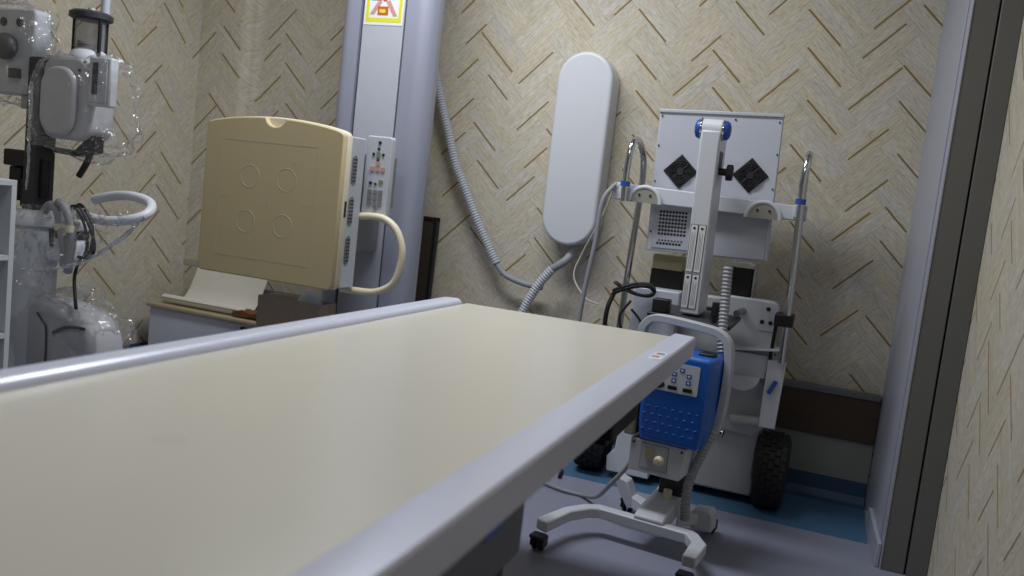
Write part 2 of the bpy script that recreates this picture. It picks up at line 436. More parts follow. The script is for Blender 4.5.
sk.box(-.372, -.340, 2.00, 2.12, .7559, .7563, 0).box(-.368, -.350, 2.03, 2.05, .7563, .7566, 1).box(-.366, -.346, 2.07, 2.075, .7563, .7566, 1).box(-.366, -.346, 2.085, 2.10, .7563, .7566, 2)
sk.build('rail_sticker', ['sticker_white', 'red_print', 'blue_cap'], t, label='white sticker with red marks')
br = MB().box(-.56, -.40, 1.86, 2.12, .575, .675).box(-.52, -.42, 1.90, 2.08, .55, .575)
br.build('tray_bracket', 'black', t, bevel=.006)

# ------------------------------------------------------------ chest stand with bucky
t = thing('chest_radiography_stand', 'tall grey column stand carrying a square cream cassette holder', 'x-ray stand', (-1.84, 3.35, 0))
# column: rounded silver extrusions either side of a flat plate with black slots
cz = 2.6
def arc(cx, cy, r, a0, a1, n=8): return [(cx + r * math.cos(R(a0 + (a1 - a0) * i / n)), cy + r * math.sin(R(a0 + (a1 - a0) * i / n))) for i in range(n + 1)]
rp_ = [(-1.762, 3.19)] + arc(-1.712, 3.26, .070, 270, 360, 9) + [(-1.655, 3.32), (-1.70, 3.40), (-1.762, 3.43)]
lp_ = [(-1.978, 3.43), (-2.04, 3.40), (-2.075, 3.30)] + arc(-2.02, 3.25, .06, 180, 270, 6) + [(-1.978, 3.19)]
MB().prism(rp_, 'z', .02, cz).build('column_profile', 'column_aluminium', t, ang=50)
MB().prism(lp_, 'z', .02, cz).build('column_profile', 'column_aluminium', t, ang=50)
MB().box(-1.979, -1.761, 3.215, 3.425, .02, cz - .02).build('slot_lining', 'slot_black', t)
MB().box(-1.966, -1.774, 3.195, 3.214, .02, cz - .01).build('front_plate', 'plate_grey', t, bevel=.002)
MB().box(-1.99, -1.60, 3.12, 3.50, 0.0, .02).build('base_plate', 'grey_steel', t, bevel=.004)
# pictogram sheet near the top of the plate
pz0, pz1, px0, px1 = 1.742, 2.02, -1.962, -1.778
s = MB().box(px0, px1, 3.1935, 3.1945, pz0, pz1, 0)
def flat(x0, x1, z0, z1, m, y=3.1930): s.box(x0, x1, y, y + .0006, z0, z1, m)
for a in ((px0 + .008, px1 - .008, pz0 + .012, pz0 + .030), (px0 + .008, px1 - .008, pz1 - .03, pz1 - .012), (px0 + .008, px0 + .022, pz0 + .030, pz1 - .03), (px1 - .022, px1 - .008, pz0 + .030, pz1 - .03)):
    flat(*a, 1)
def tri(poly, m): s.prism(poly, 'y', 3.1926, 3.1932, m)
tri([(-1.935, 1.785), (-1.915, 1.785), (-1.880, 1.835), (-1.896, 1.845)], 2)
tri([(-1.805, 1.78), (-1.825, 1.78), (-1.862, 1.838), (-1.845, 1.845)], 2)
flat(-1.899, -1.849, 1.783, 1.818, 3, 3.1924)
flat(-1.890, -1.862, 1.792, 1.806, 1, 3.1918)
flat(-1.934, -1.880, 1.842, 1.866, 4); flat(-1.922, -1.892, 1.847, 1.858, 6, 3.1924)
flat(-1.876, -1.858, 1.838, 1.895, 5); flat(-1.850, -1.824, 1.846, 1.860, 4)
flat(-1.925, -1.83, 1.91, 1.96, 2)
s.build('warning_sheet', ['sticker_white', 'yellow_print', 'pink_print', 'orange_print', 'olive_print', 'red_print', 'green_print'], t, label='yellow-bordered picture notice on the column')
# carriage between column and cassette holder
MB().box(-1.96, -1.79, 2.93, 3.188, .80, 1.14).build('carriage', 'grey_steel', t, bevel=.01)
# cassette holder: cream front panel with curved top edge and thumb notch
bx0, bx1, bz0, bz1 = -2.35, -1.725, .672, 1.258
def top_z(u): return bz1 + (.036 * math.sin(PI * u) ** 0.65 if 0 < u < 1 else 0)
N = 60; top, plain = [], []
for i in range(N + 1):
    u = i / N; x = bx1 - .006 + (bx0 - bx1 + .012) * u
    z = top_z(u); plain.append((x, z))
    dxn = (x + 2.033) / .043
    if abs(dxn) < 1: z -= .034 * math.sqrt(1 - dxn * dxn)
    top.append((x, z))
MB().prism([(bx0 + .012, bz0), (bx1 - .012, bz0), (bx1, bz0 + .02), (bx1, bz1 - .012)] + top + [(bx0, bz1 - .012), (bx0, bz0 + .02)], 'y', 2.75, 2.776).build('front_panel', 'cream_panel', t, bevel=.006, seg=3)
MB().prism([(bx0 + .012, bz0), (bx1 - .010, bz0), (bx1 + .001, bz0 + .02), (bx1 + .001, bz1 - .010)] + [(x, z + .004) for x, z in plain] + [(bx0, bz1 - .012), (bx0, bz0 + .02)], 'y', 2.777, 2.812).build('cream_shell', 'cream_plastic', t, bevel=.006, seg=3, label='pale cream rim seen along the top edge and in the thumb notch')
MB().box(-2.49, -2.37, 2.825, 2.90, .665, .70).build('side_ledge', 'cream_plastic', t, bevel=.008)
MB().box(bx0 + .01, bx1 - .004, 2.8125, 2.915, bz0 + .004, bz1 - .004).build('housing', 'light_grey_plastic', t, bevel=.004)
for z in (1.131, .975, .825):
    vb = MB().prism([(2.842 + .017 * math.cos(a) , z + (.038 if math.sin(a) >= 0 else -.038) + .017 * math.sin(a)) for a in [2 * PI * i / 20 for i in range(20)]], 'x', -1.7285, -1.726, 0)
    for k in range(7): vb.box(-1.727, -1.7245, 2.829, 2.855, z - .044 + k * .0135, z - .040 + k * .0135, 1)
    vb.build('side_vent', ['grey_steel', 'ink'], t)
MB().box(-1.7285, -1.7225, 2.79, 2.803, .95, 1.01).build('latch', 'black', t)
# printed field outline and four sensor circles on the panel
mk = MB()
def line(x0, z0, x1, z1, w=.0014):
    d = Vector((x1 - x0, 0, z1 - z0)); nrm = Vector((-d.z, 0, d.x)).normalized() * w
    a, c = Vector((x0, 2.7496, z0)), Vector((x1, 2.7496, z1)); k = Vector((0, .001, 0))
    mk.add([a - nrm, a + nrm, c + nrm, c - nrm, a - nrm + k, a + nrm + k, c + nrm + k, c - nrm + k], [(0, 1, 2, 3), (7, 6, 5, 4), (0, 4, 5, 1), (1, 5, 6, 2), (2, 6, 7, 3), (3, 7, 4, 0)])
for a in ((-2.27, 1.197, -1.828, 1.198), (-1.828, 1.198, -1.828, .748), (-1.828, .748, -2.27, .746), (-2.27, .746, -2.27, 1.197), (-2.27, .977, -2.215, .977), (-1.885, .978, -1.828, .978), (-2.05, 1.197, -2.05, 1.16), (-2.05, .746, -2.05, .78), (-2.16, 1.125, -2.12, 1.125), (-1.945, 1.13, -1.92, 1.13), (-1.92, 1.13, -1.93, 1.10), (-2.07, .99, -2.05, .96), (-2.03, .96, -2.05, .99)): line(*a)
for cx, cz_ in ((-2.13, 1.063), (-1.961, 1.064), (-2.134, .888), (-1.963, .888)):
    mk.tube([(cx + .043 * math.cos(2 * PI * i / 32), 2.7504, cz_ + .043 * math.sin(2 * PI * i / 32)) for i in range(32)], .0012, 6, closed=True)
mk.build('panel_marking', 'print_grey', t, label='pale outline and four circles printed on the panel')
# keypad on the right flank
MB().box(-1.78, -1.66, 2.985, 3.05, 1.0, 1.20).build('keypad_bracket', 'grey_steel', t, bevel=.004)
kpd = MB().prism(rrect(-1.747, -1.636, .958, 1.272, .012), 'y', 2.950, 2.984).build('keypad', 'light_grey_plastic', t, bevel=.004)
KM = ['ink', 'green_print', 'pink_print', 'grey_steel']
KS = 2.95 / 2.785
def kbox(x0, x1, y0, y1, z0, z1, m): MB().box(x0 * KS, x1 * KS, 2.9465, 2.951, 1.1 + (z0 - 1.1) * KS, 1.1 + (z1 - 1.1) * KS).build('keypad_button', KM[m], kpd)
def key(x, z, rx, rz, m): MB().prism([(x * KS + rx * math.cos(2 * PI * i / 14), 1.1 + (z - 1.1) * KS + rz * math.sin(2 * PI * i / 14)) for i in range(14)], 'y', 2.9465, 2.951).build('keypad_button', KM[m], kpd)
key(-1.594, 1.239, .007, .006, 0)
for dx, dz in ((0, .02), (-.02, 0), (.02, 0), (0, -.02)): key(-1.596 + dx, 1.196 + dz, .006, .006, 0)
kbox(-1.604, -1.588, 2.7825, 2.786, 1.188, 1.204, 1)
for dx in (-.022, 0, .022): kbox(-1.594 + dx - .008, -1.594 + dx + .008, 2.7825, 2.786, 1.134, 1.150, 2)
kbox(-1.602, -1.586, 2.7825, 2.786, 1.155, 1.17, 2)
key(-1.618, 1.09, .007, .006, 0); key(-1.598, 1.088, .006, .004, 0); key(-1.576, 1.098, .010, .008, 1)
for r in range(3):
    for c in range(3): kbox(-1.626 + c * .022, -1.609 + c * .022, 2.7825, 2.786, 1.05 - r * .022, 1.066 - r * .022, 3)
key(-1.588, .998, .008, .007, 3); key(-1.60, .98, .003, .003, 0)
# D-shaped grab handle
hp = resample([(1.036 * x, 2.93 + .0 * x, 1.1 + 1.036 * (z - 1.1)) for x, z in ((-1.725, .955), (-1.67, .961), (-1.62, .966), (-1.565, .960), (-1.515, .925), (-1.484, .857), (-1.487, .785), (-1.512, .722), (-1.58, .684), (-1.66, .677), (-1.73, .677))], .012)
MB().tube(hp, .0145, 12).build('grab_handle', 'cream_plastic', t, ang=70)

# ------------------------------------------------------------ pill-shaped wall housing and its conduits
pz = 1.332; half = .296; rr_ = .124
cxp = -1.094
stad = [(cxp + rr_ * math.cos(a), pz + (half if math.sin(a) >= 0 else -half) + rr_ * math.sin(a)) for a in [2 * PI * (i + .5) / 48 for i in range(48)]]
o = MB().prism(stad, 'y', 3.60, 3.738).build('wall_housing', 'pill_white', bevel=.014, seg=4)
tag(o, 'pale grey pill-shaped housing mounted upright on the wallpapered wall', 'wall housing')
h1 = [(-1.93, 3.55, 1.86), (-1.865, 3.64, 1.74), (-1.835, 3.66, 1.619), (-1.801, 3.67, 1.506), (-1.749, 3.67, 1.371), (-1.690, 3.67, 1.214), (-1.651, 3.67, 1.148), (-1.573, 3.67, 1.007), (-1.504, 3.67, .894), (-1.431, 3.67, .782)]
t = thing('flexible_conduit', 'grey corrugated conduit drooping from behind the column across the wall', 'conduit', (-1.6, 3.67, .72), 0, 'conduits on the back wall')
MB().corrugated(h1, .022, .0125).build('corrugated_sleeve', 'hose_grey', t, ang=20)
MB().tube(resample([(-1.431, 3.67, .782), (-1.39, 3.67, .742), (-1.334, 3.67, .721), (-1.27, 3.675, .708), (-1.20, 3.68, .705)], .01), .014, 10).build('smooth_tail', 'cable_grey', t, ang=80)
t = thing('flexible_conduit', 'corrugated conduit running down left from under the pill-shaped housing', 'conduit', (-1.2, 3.62, .5), 0, 'conduits on the back wall')
MB().tube(resample([(-1.075, 3.66, .935), (-1.078, 3.64, .87), (-1.10, 3.62, .835), (-1.146, 3.62, .80)], .01), .018, 10).build('smooth_tail', 'cable_grey', t, ang=80)
MB().corrugated([(-1.146, 3.62, .80), (-1.207, 3.62, .71), (-1.256, 3.62, .602), (-1.285, 3.62, .50), (-1.29, 3.62, .40)], .022, .0125).build('corrugated_sleeve', 'hose_grey', t, ang=20)
# dark board leaning behind the column
M_ = Matrix.Translation((-1.80, 3.66, .40)) @ Matrix.Rotation(R(-4), 4, 'X')
M_ = Matrix.Translation((-1.80, 3.655, .003)) @ Matrix.Rotation(R(-2.0), 4, 'X')
o = MB().box(-.15, .040, -.010, .010, 0, .945, 0, M_).box(.026, .044, -.016, .016, 0, .955, 1, M_).box(-.15, .044, -.016, .016, .94, .957, 1, M_).build('wooden_board', ['dark_brown', 'cable_black'], bevel=.002)
tag(o, 'dark framed board leaning on the wall behind the grey column', 'board')

# ------------------------------------------------------------ mobile radiography unit against the back wall
t = thing('mobile_radiography_unit', 'large white mobile X-ray machine with fans, chrome poles and big tyres', 'x-ray machine', (-0.46, 3.46, 0))
# chassis
MB().prism([(-.72, .035), (-.165, .035), (-.150, .075), (-.150, .095), (-.165, .115), (-.165, .80), (-.70, .80), (-.70, .115), (-.735, .09), (-.735, .06)], 'y', 3.42, 3.66).build('chassis', 'body_grey', t, bevel=.008)
MB().prism([(-.735, .03), (-.56, .03), (-.56, .10), (-.60, .15), (-.60, .27), (-.70, .27), (-.71, .13), (-.74, .09)], 'y', 3.37, 3.419).build('chassis_foot', 'white_paint', t, bevel=.004)
MB().prism([(-.185, .28), (-.150, .32), (-.150, .52), (-.56, .52), (-.56, .30)], 'y', 3.395, 3.419).build('chassis_cover', 'body_grey', t, bevel=.006)
# big tyres with tread lugs
for wx in (-.100, -.822):
    w_ = MB(); hw = .062; r = .150
    w_.lathe([(.05, -hw + .014), (.085, -hw + .004), (.118, -hw), (.137, -hw + .008), (r - .006, -hw + .024), (r - .006, hw - .024), (.137, hw - .008), (.118, hw), (.085, hw - .004), (.05, hw - .014)], (wx, 3.46, .152), (1, 0, 0), 40)
    for k in range(26):
        for j, lx in enumerate((-.043, -.0215, 0, .0215, .043)):
            a = 2 * PI * (k + .5 * (j % 2)) / 26
            M_ = Matrix.Translation((wx + lx, 3.46, .152)) @ Matrix.Rotation(a, 4, 'X')
            rr2 = r if abs(lx) < .04 else r - .005
            w_.box(-.0085, .0085, -.0135, .0135, rr2 - .012, rr2 + .0005, 0, M_)
    ty = w_.build('tyre', 'tyre', t, ang=30)
    MB().lathe([(.0, -.045), (.05, -.045), (.056, -.04), (.056, .04), (.05, .045), (0, .045)], (wx, 3.46, .152), (1, 0, 0), 24).build('wheel_hub', 'grey_steel', ty)
# rear equipment tower: deck, boxes
MB().prism([(-.355, .53), (-.152, .53), (-.152, .79), (-.175, .815), (-.355, .815)], 'y', 3.385, 3.419).build('tower_plate', 'white_paint', t, bevel=.006)
cp = MB().prism(rrect(-.222, -.157, .70, .81, .008), 'y', 3.376, 3.384)
cp.build('clamp_plate', 'white_paint', t, bevel=.002)
for x, z in ((-.192, .785), (-.209, .733), (-.178, .733)):
    MB().cyl((x, 3.371, z), (x, 3.377, z), .008, n=14).build('bolt', 'black', t)
MB().cyl((-.285, 3.385, .762), (-.30, 3.30, .757), .014, .013).build('pipe_stub', 'grey_steel', t)
MB().box(-.715, -.53, 3.36, 3.419, .60, .80).build('side_box', 'panel_paint', t, bevel=.006)
d = MB().box(-.362, -.272, 3.44, 3.56, .801, .925, 0)
d.build('display_housing', 'black', t, bevel=.006)
MB().prism([(-.365, .925), (-.270, .925), (-.272, .935), (-.30, .945), (-.362, .938)], 'y', 3.435, 3.56).build('display_top', 'sticker_white', t, bevel=.002)
MB().box(-.268, -.262, 3.43, 3.57, .80, .94).build('display_edge', 'chrome', t)
MB().box(-.675, -.545, 3.46, 3.56, .801, .875).build('junction_box', 'black', t, bevel=.004)
MB().box(-.672, -.548, 3.452, 3.56, .876, .935).build('connector_block', 'beige', t, bevel=.006)
# flat back panel with its two fans
pan = MB()
M_ = Matrix.Translation((-.465, 3.40, 1.23)) @ Matrix.Rotation(R(-1.6), 4, 'Y')
pan.box(-.233, .234, -.015, .022, -.275, .275, 0, M_)
rp2 = pan.build('rear_panel', 'panel_paint', t, bevel=.004)
MB().box(-.235, .236, -.022, .024, .268, .282, 0, M_).build('panel_rim', 'light_grey_plastic', rp2, bevel=.003)
MB().box(-.215, -.055, -.019, -.0155, -.262, -.11, 0, M_).build('perforated_plate', 'plate_grey', rp2, bevel=.001)  # grey of this and the next plate has the shadow below the rail painted in
MB().box(.02, .222, -.019, -.0155, -.27, -.10, 0, M_).build('lower_plate', 'plate_grey', rp2, bevel=.001, label='plain steel plate below the rail, shadow painted into its darker grey')
vh = MB()
for r in range(7):
    for c in range(9):
        p = M_ @ Vector((-.188 + c * .0125, -.0195, -.118 - r * .0145)); q = M_ @ Vector((-.188 + c * .0125, -.018, -.118 - r * .0145))
        vh.cyl(p, q, .0054, n=8)
for c in range(8):
    p = M_ @ Vector((-.190 + c * .0125, -.0195, -.243)); q = M_ @ Vector((-.190 + c * .0125, -.018, -.243)); vh.cyl(p, q, .0054, n=8)
    p = M_ @ Vector((-.184 + c * .0125, -.0195, -.231)); q = M_ @ Vector((-.184 + c * .0125, -.018, -.231)); vh.cyl(p, q, .004, n=8)
vh.build('vent_grille', 'black', rp2)
for x, z in ((-.222, .255), (-.065, .252), (.06, .253), (.222, .25), (-.225, .14), (-.226, .0), (.226, .13), (.224, .0), (-.222, -.2), (.218, -.2), (.21, -.25)):
    MB().cyl(M_ @ Vector((x, -.0185, z)), M_ @ Vector((x, -.014, z)), .0035, n=10).build('screw', 'ink', rp2)
for fx, fz in ((-.129, .043), (.137, .046)):
    F_ = M_ @ Matrix.Translation((fx, -.015, fz)) @ Matrix.Rotation(R(45), 4, 'Y')
    fan = MB(); s_ = .048
    fan.box(-s_, s_, -.006, .001, -s_, s_, 0, F_)
    fo = fan.build('fan', 'black', t, bevel=.003)
    g = MB()
    for r in (.014, .024, .034, .043):
        g.tube([F_ @ Vector((r * math.cos(2 * PI * i / 28), -.010, r * math.sin(2 * PI * i / 28))) for i in range(28)], .0018, 6, closed=True)
    for a in (0, 45, 90, 135):
        v_ = Vector((math.cos(R(a)), 0, math.sin(R(a)))) * .046
        g.tube([F_ @ (v_ + Vector((0, -.0095, 0))), F_ @ (-v_ + Vector((0, -.0095, 0)))], .0018, 6)
    g.build('fan_guard', 'fan_guard_black', fo)
    MB().cyl(F_ @ Vector((0, -.012, 0)), F_ @ Vector((0, -.006, 0)), .012, n=16).build('fan_hub', 'ink', fo)
# cross rail with half-round grips
MB().prism([(-.84, 1.135), (-.105, 1.128), (-.105, 1.182), (-.84, 1.202)], 'y', 3.335, 3.37).build('cross_rail', 'white_paint', t, bevel=.004)
for gx, gz in ((-.71, 1.132), (-.258, 1.122)):
    g = MB()
    pts = [(gx + .062 * math.cos(R(a)), 3.326, gz + .062 * math.sin(R(a))) for a in range(0, 181, 12)]
    g.tube(pts, .009, 8)
    go = g.build('grip_rim', 'white_paint', t, ang=70)
    MB().prism([(gx + .058 * math.cos(R(a)), gz + .058 * math.sin(R(a))) for a in range(0, 181, 12)], 'y', 3.322, 3.334).build('grip_plate', 'grip_grey', go)
    for dx in (-.022, .022): MB().cyl((gx + dx, 3.319, gz + .03), (gx + dx, 3.323, gz + .03), .005, n=10).build('screw', 'ink', go)
# chrome push poles: a loop in depth at each end of the rail
for px in (-.785, -.128):
    pts = resample([(px + .012, 3.30, .60), (px + .008, 3.30, .9), (px, 3.30, 1.16), (px - .004, 3.30, 1.28), (px, 3.315, 1.345), (px, 3.36, 1.375), (px, 3.43, 1.375), (px - .008, 3.50, 1.345), (px - .009, 3.52, 1.28), (px - .005, 3.52, 1.16), (px + .002, 3.52, .9), (px + .006, 3.52, .82)], .02)
    if px < -.5: pts = resample([(px, 3.30, 1.13), (px - .004, 3.30, 1.25), (px, 3.315, 1.345), (px + .003, 3.36, 1.375), (px + .006, 3.43, 1.37), (px + .010, 3.50, 1.325), (px + .014, 3.52, 1.25), (px + .014, 3.52, 1.16), (px + .005, 3.52, .9), (px - .005, 3.52, .55)], .02)
    po = MB().tube(pts, .0135, 14).build('push_pole', 'chrome', t, ang=70)
    MB().cyl((px - .003, 3.30, 1.188), (px - .003, 3.30, 1.208), .019, n=18).build('blue_collar', 'blue_cap', po, label='blue plastic collar')
    MB().box(px - .024, px + .024, 3.314, 3.336, 1.138, 1.185).build('pole_clamp', 'white_paint', po, bevel=.003)
MB().box(-.162, -.095, 3.285, 3.40, .735, .78).build('pole_bracket', 'black', t, bevel=.004)
MB().cyl((-.155, 3.34, .73), (-.162, 3.34, .50), .007).build('guide_rod', 'black', t)
# lower side shelf with half disc below and drop plate
sh = MB().prism([(-.352, .622), (-.118, .648), (-.118, .640), (-.352, .612)], 'y', 3.30, 3.395)
sh.box(-.352, -.115, 3.345, 3.394, .522, .61)
sh.build('lower_bracket', 'white_paint', t, bevel=.003)
MB().prism([(-.165, .34), (-.105, .34), (-.098, .60), (-.165, .60)], 'y', 3.328, 3.344).build('drop_plate', 'white_paint', t, bevel=.003)
MB().prism([(-.250 + .066 * math.cos(R(a)), .525 + .058 * math.sin(R(a))) for a in range(180, 361, 12)], 'y', 3.318, 3.394).build('half_disc_grip', 'white_paint', t, bevel=.004)
MB().cyl((-.146, 3.318, .475), (-.125, 3.322, .525), .008, n=10).build('lever', 'blue_cap', t, label='small dark blue lever')
MB().cyl((-.275, 3.36, .345), (-.165, 3.36, .352), .019).build('bumper_rod', 'body_grey', t, bevel=.003)
# deck in front of the tower with the parked support arm
MB().prism([(-.575, .738), (-.285, .728), (-.285, .742), (-.575, .752)], 'y', 2.975, 3.355).build('deck', 'machine_dark', t, bevel=.003)
ar = MB()
A_ = [(-.485, 1.405), (-.485, 1.36), (-.474, .755), (-.406, .755), (-.4165, 1.36), (-.4165, 1.405)]
arm = MB().prism(A_, 'y', 3.06, 3.25).build('support_arm', 'white_paint', t, bevel=.006)
MB().cyl((-.487, 3.105, 1.412), (-.416, 3.105, 1.412), .036, n=28).build('arm_hinge', 'pill_white', arm, bevel=.003)
for s_, x in ((-1, -.488), (1, -.415)):
    MB().cyl((x, 3.105, 1.412), (x + s_ * .005, 3.105, 1.412), .0365, n=28).build('hinge_ring', 'chrome', arm)
    MB().lathe([(.034, 0), (.034, .008), (.029, .016), (.017, .021), (0, .022)], (x + s_ * .005, 3.105, 1.412), (s_, 0, 0), 24).build('hinge_cap', 'blue_cap', arm, label='blue hinge cap')
MB().box(-.4163, -.4150, 3.10, 3.19, .98, 1.34).build('arm_side_strip', 'black', arm)  # black strip over part of the arm's right side face
kn = MB().cyl((-.416, 3.13, 1.270), (-.375, 3.13, 1.268), .013)
kn.cyl((-.388, 3.13, 1.268), (-.366, 3.13, 1.268), .030, n=7)
kn.build('locking_knob', 'black', arm, bevel=.003)
for x0, x1 in ((-.4755, -.4490), (-.4480, -.4215)):
    for z0, z1 in ((.905, 1.075), (.775, .90)):
        lb = MB(); lb.box(x0, x1, 3.0585, 3.0595, z0, z1, 1); lb.box(x0 + .002, x1 - .002, 3.0578, 3.0586, z0 + .002, z1 - .002, 0)
        lb.cyl(((x0 + x1) / 2, 3.0572, z1 - .014), ((x0 + x1) / 2, 3.0579, z1 - .014), .005, n=10, m=1)
        for k in range(3): lb.box(x0 + .0065 + k * .005, x0 + .0078 + k * .005, 3.0572, 3.0579, z0 + .012, z1 - .028 - .01 * (k % 2), 2)
        lb.build('instruction_label', ['sticker_white', 'ink', 'grey_steel'], arm, label='tall white label strips with a black border')
kn = MB().box(-.375, -.315, 2.990, 3.004, .785, .800).box(-.357, -.333, 2.988, 3.006, .768, .818).cyl((-.345, 2.997, .735), (-.345, 2.997, .77), .008)
kn.build('cross_knob', 'black', t, bevel=.003)
MB().cyl((-.352, 3.08, .742), (-.352, 3.08, .765), .02).build('knob_base', 'machine_dark', t)
MB().box(-.565, -.505, 3.00, 3.05, .752, .80).build('deck_clip', 'black', t, bevel=.004)

# cords bundled and hanging at its left side
CORD_GROUP = {'power_cord': 'cords hanging beside the mobile machine', 'floor_cable': 'cables on the floor'}
def cord(name, pts, r, mt, label, cat='cable', step=.015):
    o = MB().tube(resample(pts, step), r, 8).build(name, mt, ang=80)
    return tag(o, label, cat, CORD_GROUP.get(name))
cord('power_cord', [(-.835, 3.322, 1.19), (-.87, 3.30, 1.12), (-.88, 3.30, .95), (-.90, 3.30, .75), (-.905, 3.30, .60), (-.89, 3.32, .45)], .010, 'cable_grey', 'thick grey cord hanging from the left end of the white cross rail')
cord('signal_wire', [(-.83, 3.326, 1.20), (-.88, 3.36, 1.06), (-.96, 3.42, .90), (-.985, 3.42, .80), (-.92, 3.40, .72), (-.86, 3.40, .70)], .0035, 'cable_white', 'thin white wire looping left of the white mobile machine')
bun = []
for k in range(26):
    a = 2 * PI * k / 9; rr3 = .055 + .012 * math.sin(k * 1.7)
    bun.append((-.70 + .078 * math.cos(a), 3.30 + .030 * math.sin(a * 1.0 + 1), .785 + .022 * math.sin(a + k * .35) + .0006 * k))
cord('cord_bundle', bun, .0065, 'cable_black', 'tangled black cord bundle hung at the left of the arm base')
cord('power_cord', [(-.775, 3.29, .77), (-.79, 3.27, .70), (-.79, 3.27, .60), (-.78, 3.28, .48)], .0095, 'cable_black', 'black cord hanging straight down below the cord bundle')
cord('power_cord', [(-.70, 3.27, .75), (-.735, 3.26, .68), (-.70, 3.25, .61), (-.65, 3.25, .60), (-.645, 3.25, .67), (-.69, 3.25, .72)], .005, 'cable_black', 'thin black cord making a loop below the bundle')

# ------------------------------------------------------------ blue portable generator in front of it
B = thing('portable_xray_generator', 'blue portable X-ray generator with white base on casters under a bent handle', 'generator', (-.42, 2.85, 0), R(-7))
kw = dict(world=False)
def rbx(x0, x1, y0, y1, z0, z1): return MB().box(x0, x1, y0, y1, z0, z1)
bl = MB().prism([(-.070, .362), (.132, .362), (.140, .43), (.142, .62), (.142, .662), (-.082, .662), (-.078, .43)], 'y', -.13, .06)
bo = bl.build('blue_housing', 'blue_plastic', B, bevel=.016, seg=4, **kw)
MB().box(.080, .130, -.08, -.03, .660, .671).build('top_handle', 'black', bo, bevel=.004, **kw)
cpn = MB().prism(rrect(-.066, .106, .537, .632, .006), 'y', -.1335, -.1295)
cpo = cpn.build('control_panel', 'sticker_grey', bo, label='pale grey panel with blue keys and two black displays', **kw)
for x, z in ((.050, .613), (.026, .597), (.074, .597), (.026, .576), (.074, .576)):
    MB().box(x - .0075, x + .0075, -.135, -.133, z - .0065, z + .0065, 0).box(x - .0035, x + .0035, -.1354, -.1349, z - .003, z + .003, 1).build('blue_key', ['blue_key', 'sticker_white'], bo, **kw)
for x in (.024, .074): MB().box(x - .015, x + .015, -.135, -.133, .546, .558).build('black_display', 'black', bo, **kw)
kk = MB().prism([(-.030 + .029 * math.cos(2 * PI * i / 28), .556 + .0145 * math.sin(2 * PI * i / 28)) for i in range(28)], 'y', -.135, -.133, 0)
kk.prism([(-.030 + .022 * math.cos(2 * PI * i / 28), .556 + .009 * math.sin(2 * PI * i / 28)) for i in range(28)], 'y', -.1354, -.1349, 1)
kk.box(-.044, -.018, -.1358, -.1352, .553, .559, 0)
kk.build('oval_badge', ['ink', 'green_oval'], bo, label='dark green oval badge', **kw)
MB().prism([(-.06, .60), (-.035, .60), (-.048, .615)], 'y', -.135, -.133).build('panel_mark', 'green_oval', bo, **kw)
dm = MB()
for r in range(4):
    for c in range(7): dm.ball((-.058 + c * .027 + (r % 2) * .012, -.1300, .40 + r * .026), .007, .0014, .004, 10, 6)
dm.build('dimple', 'blue_plastic', bo, **kw)
MB().box(-.122, -.083, -.125, .02, .366, .56).build('left_guard', 'beige_plate', B, bevel=.006, label='beige strip on the left of the blue housing', **kw)
wb = MB().prism([(-.095, .25), (.082, .25), (.094, .36), (-.095, .36)], 'y', -.118, .05).build('lower_box', 'white_paint', B, bevel=.004, **kw)
MB().box(-.0555, .0375, -.1185, -.117, .2665, .3515, 1).box(-.054, .036, -.1196, -.118, .268, .350).build('socket_plate', ['light_grey_plastic', 'ink'], wb, **kw)
MB().box(-.038, -.010, -.124, -.119, .300, .336).build('rocker_switch', 'beige', wb, bevel=.002, **kw)
MB().lathe([(.017, 0), (.017, .008), (.013, .012), (.012, .026), (0, .028)], (.010, -.119, .303), (0, -1, 0), 20).build('round_knob', 'cream_plastic', wb, **kw)
for x in (-.083, .08): MB().cyl((x, -.121, .347), (x, -.117, .347), .004, n=10).build('screw', 'ink', wb, **kw)
MB().box(-.03, .055, .055, .135, .10, .37).build('neck_column', 'machine_dark', B, bevel=.006, **kw)
# U-shaped bent flat-bar handle
def strap(path, w, th):
    pts = resample(path, .012); m_ = MB(); vs_ = []
    for i, p in enumerate(pts):
        a = pts[max(i - 1, 0)]; c = pts[min(i + 1, len(pts) - 1)]; tg_ = (c - a).normalized()
        n_ = Vector((0, 1, 0)).cross(tg_).normalized() * (th / 2); d_ = Vector((0, w / 2, 0))
        vs_ += [p - n_ - d_, p + n_ - d_, p + n_ + d_, p - n_ + d_]
    fs = []
    for i in range(len(pts) - 1):
        fs += [(i * 4 + k, i * 4 + (k + 1) % 4, (i + 1) * 4 + (k + 1) % 4, (i + 1) * 4 + k) for k in range(4)]
    n4 = (len(pts) - 1) * 4
    fs += [(3, 2, 1, 0), (n4, n4 + 1, n4 + 2, n4 + 3)]
    return m_.add(vs_, fs)
strap([(-.150, .03, .56), (-.150, .03, .69), (-.140, .03, .722), (-.112, .03, .744), (-.05, .03, .746), (.06, .03, .738), (.108, .03, .730), (.140, .03, .708), (.153, .03, .67), (.158, .03, .60), (.156, .03, .50), (.146, .03, .40)], .045, .026).build('bent_handle', 'light_grey_plastic', B, bevel=.003, ang=40, **kw)
MB().cyl((.135, .03, .405), (.170, .03, .402), .015).build('pivot_bolt', 'chrome', B, bevel=.002, **kw)
MB().box(.085, .13, .03, .07, .385, .425).build('pivot_block', 'body_grey', B, bevel=.006, **kw)
